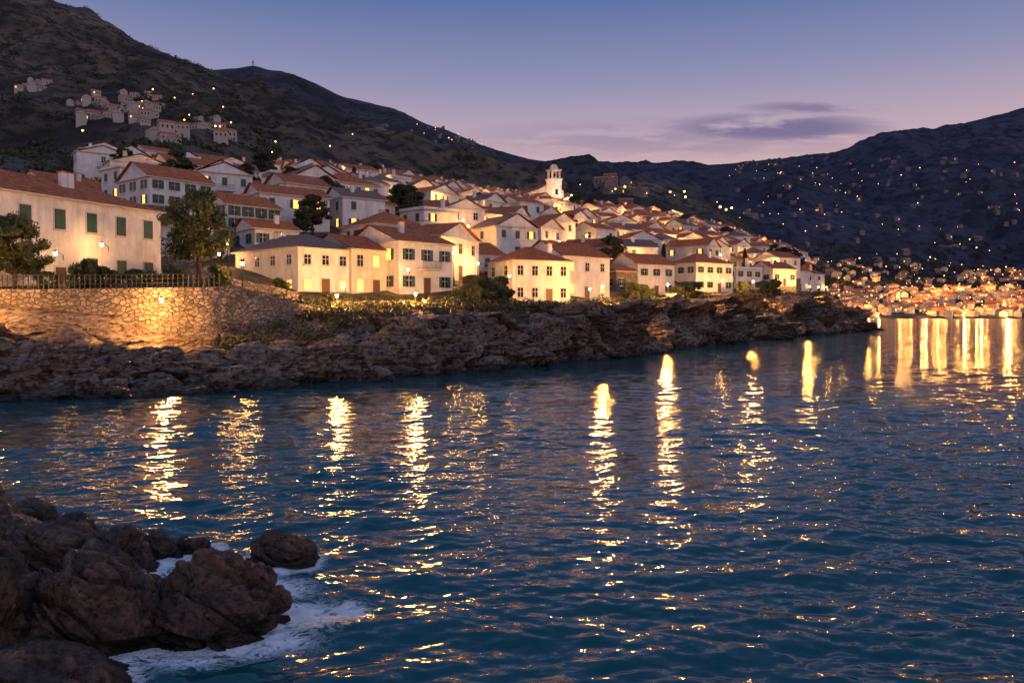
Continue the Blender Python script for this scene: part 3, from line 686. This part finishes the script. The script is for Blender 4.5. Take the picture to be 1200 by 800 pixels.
for (a,b_,Y_,P_) in[(197,354,61.2,4800),(-20,345,57.4,3600),(405,338,84,500),(597,325,106,350),(690,340,121.5,600),(790,345,149,900),(128,290,74.3,350),(75,300,69.5,180),(262,300,92,700),(845,330,169,1400),(480,318,90.5,350)]:
    lamp(X(a,Y_),Y_-1.1,Z(b_,Y_),P_,'wall',r=.3)
for (a,Y_,ztop,P_) in[(395,76.5,347,4800),(487,80.5,345,6500),(706,105,336,10000),(782,131,334,14000),(882,165,330,13000),(948,202,336,13000)]:
    lamp(X(a,Y_),Y_,Z(ztop,Y_)-3.5,P_,r=.38)
for (a,Y_,P_) in[(268,82,700),(330,100,900),(430,105,900),(520,108,1000),(285,72,1200),(560,104,1200)]:
    x=X(a,Y_);lamp(x,Y_,hz(x,Y_),P_)
sel=[t_ for t_ in town];random.shuffle(sel);cnt=0
for x,y,z in sel:
    if cnt>170: break
    pxx=600+F*x/y
    if pxx<430 and random.random()<.5: continue
    for _ in range(6):
        l_=random.uniform(-4,4);f_=random.uniform(1.6,3.6);xx=x+.67*f_+.74*l_;yy=y-.74*f_+.67*l_
        if free(xx,yy,4.6): break
    else: continue
    P_=random.choice([.3,.5,.9,1.8])*1500*(.55+y/230)*(1.7 if pxx>480 else 1)
    lamp(xx,yy,hz(xx,yy)+.8,P_);cnt+=1
print('lamps',cnt)
for dx_,dy_ in((-5,-7),(6,-5)):
    lamp(chx+dx_,chy+dy_,cz+2,6000,col=(1,.68,.4))
for p_ in np.concatenate([strip(24,915,1255,950,1100),strip(10,880,1255,1110,1280)]):
    lamp(p_[0],p_[1]-8,p_[2]+7,random.uniform(9000,34000),r=.7)
for a in(948,985,1030,1085,1130,1180):
    lamp(X(a,936),936,3,24000,r=.8)
# ---------- camera, world ----------
cam=bpy.data.cameras.new('Camera');cam.sensor_width=36;cam.lens=28;cam.clip_end=100000;cam.clip_start=.1
co=bpy.data.objects.new('Camera',cam);S.collection.objects.link(co);co.location=(0,0,CH);co.rotation_euler=(math.pi/2-A,0,0);S.camera=co
w=bpy.data.worlds.new('World');S.world=w;w.use_nodes=True;nt=w.node_tree;N=nt.nodes;Lk=nt.links.new
bg=N['Background']
tc=N.new('ShaderNodeTexCoord');sx=N.new('ShaderNodeSeparateXYZ');Lk(tc.outputs['Generated'],sx.inputs[0])
def mth(op,a,b=0,cl=False):
    n=N.new('ShaderNodeMath');n.operation=op;n.use_clamp=cl
    for i,v in enumerate((a,b)):
        if isinstance(v,(int,float)): n.inputs[i].default_value=v
        else: Lk(v,n.inputs[i])
    return n.outputs[0]
r=N.new('ShaderNodeValToRGB');e=r.color_ramp.elements
st=[(0,(.70,.43,.38)),(.165,(.68,.45,.44)),(.215,(.50,.38,.465)),(.28,(.27,.275,.45)),(.36,(.11,.17,.37)),(.6,(.085,.15,.335)),(1,(.08,.14,.31))]
e[0].position=0;e[0].color=(*st[0][1],1);e[1].position=1;e[1].color=(*st[-1][1],1)
for p_,c_ in st[1:-1]:
    q=e.new(p_);q.color=(*c_,1)
Lk(sx.outputs[2],r.inputs[0])
yy=mth('MAXIMUM',sx.outputs[1],.05);u=mth('DIVIDE',sx.outputs[0],yy);v=mth('DIVIDE',sx.outputs[2],yy)
cb=N.new('ShaderNodeCombineXYZ');Lk(mth('MULTIPLY',u,5),cb.inputs[0]);Lk(mth('MULTIPLY',v,34),cb.inputs[1])
cn=N.new('ShaderNodeTexNoise');cn.inputs['Scale'].default_value=1.6;cn.inputs['Detail'].default_value=7;cn.inputs['Roughness'].default_value=.6;cn.inputs['Distortion'].default_value=.3;Lk(cb.outputs[0],cn.inputs['Vector'])
def ell(px_,py_,a_,b_):
    du=mth('DIVIDE',mth('SUBTRACT',u,(px_-600)/F),a_/F);dv=mth('DIVIDE',mth('SUBTRACT',v,(368-py_)/F),b_/F)
    return mth('SUBTRACT',1,mth('ADD',mth('MULTIPLY',du,du),mth('MULTIPLY',dv,dv)),True)
mk=mth('MAXIMUM',mth('MAXIMUM',ell(905,152,150,20),mth('MULTIPLY',ell(950,129,95,9),.7)),mth('MULTIPLY',ell(800,165,300,28),.4))
cf=mth('MULTIPLY',mth('MULTIPLY',mk,mth('MULTIPLY',mth('SUBTRACT',cn.outputs[0],.36),6,True)),1.2,True)
mx=N.new('ShaderNodeMix');mx.data_type='RGBA';Lk(cf,mx.inputs[0]);Lk(r.outputs[0],mx.inputs[6]);mx.inputs[7].default_value=(.21,.17,.3,1)
sky=N.new('ShaderNodeTexSky');sky.sky_type='NISHITA';sky.sun_disc=False;sky.sun_elevation=math.radians(-3);sky.sun_rotation=math.radians(30)
m2=N.new('ShaderNodeMix');m2.data_type='RGBA';m2.blend_type='ADD';m2.inputs[0].default_value=.02;Lk(mx.outputs[2],m2.inputs[6]);Lk(sky.outputs[0],m2.inputs[7])
Lk(m2.outputs[2],bg.inputs[0]);bg.inputs[1].default_value=1.0
sl=bpy.data.lights.new('dusk_glow_fill','SUN');sl.energy=.3;sl.angle=math.radians(25);sl.color=(1,.85,.85);so=bpy.data.objects.new('dusk_glow_fill',sl);S.collection.objects.link(so);so.rotation_euler=(math.radians(60),0,math.radians(50))  # soft lamp added for directional shading, as sky glow; the sun has set
S.view_settings.view_transform='Standard';S.view_settings.look='None';S.view_settings.exposure=0
print('town',len(town))
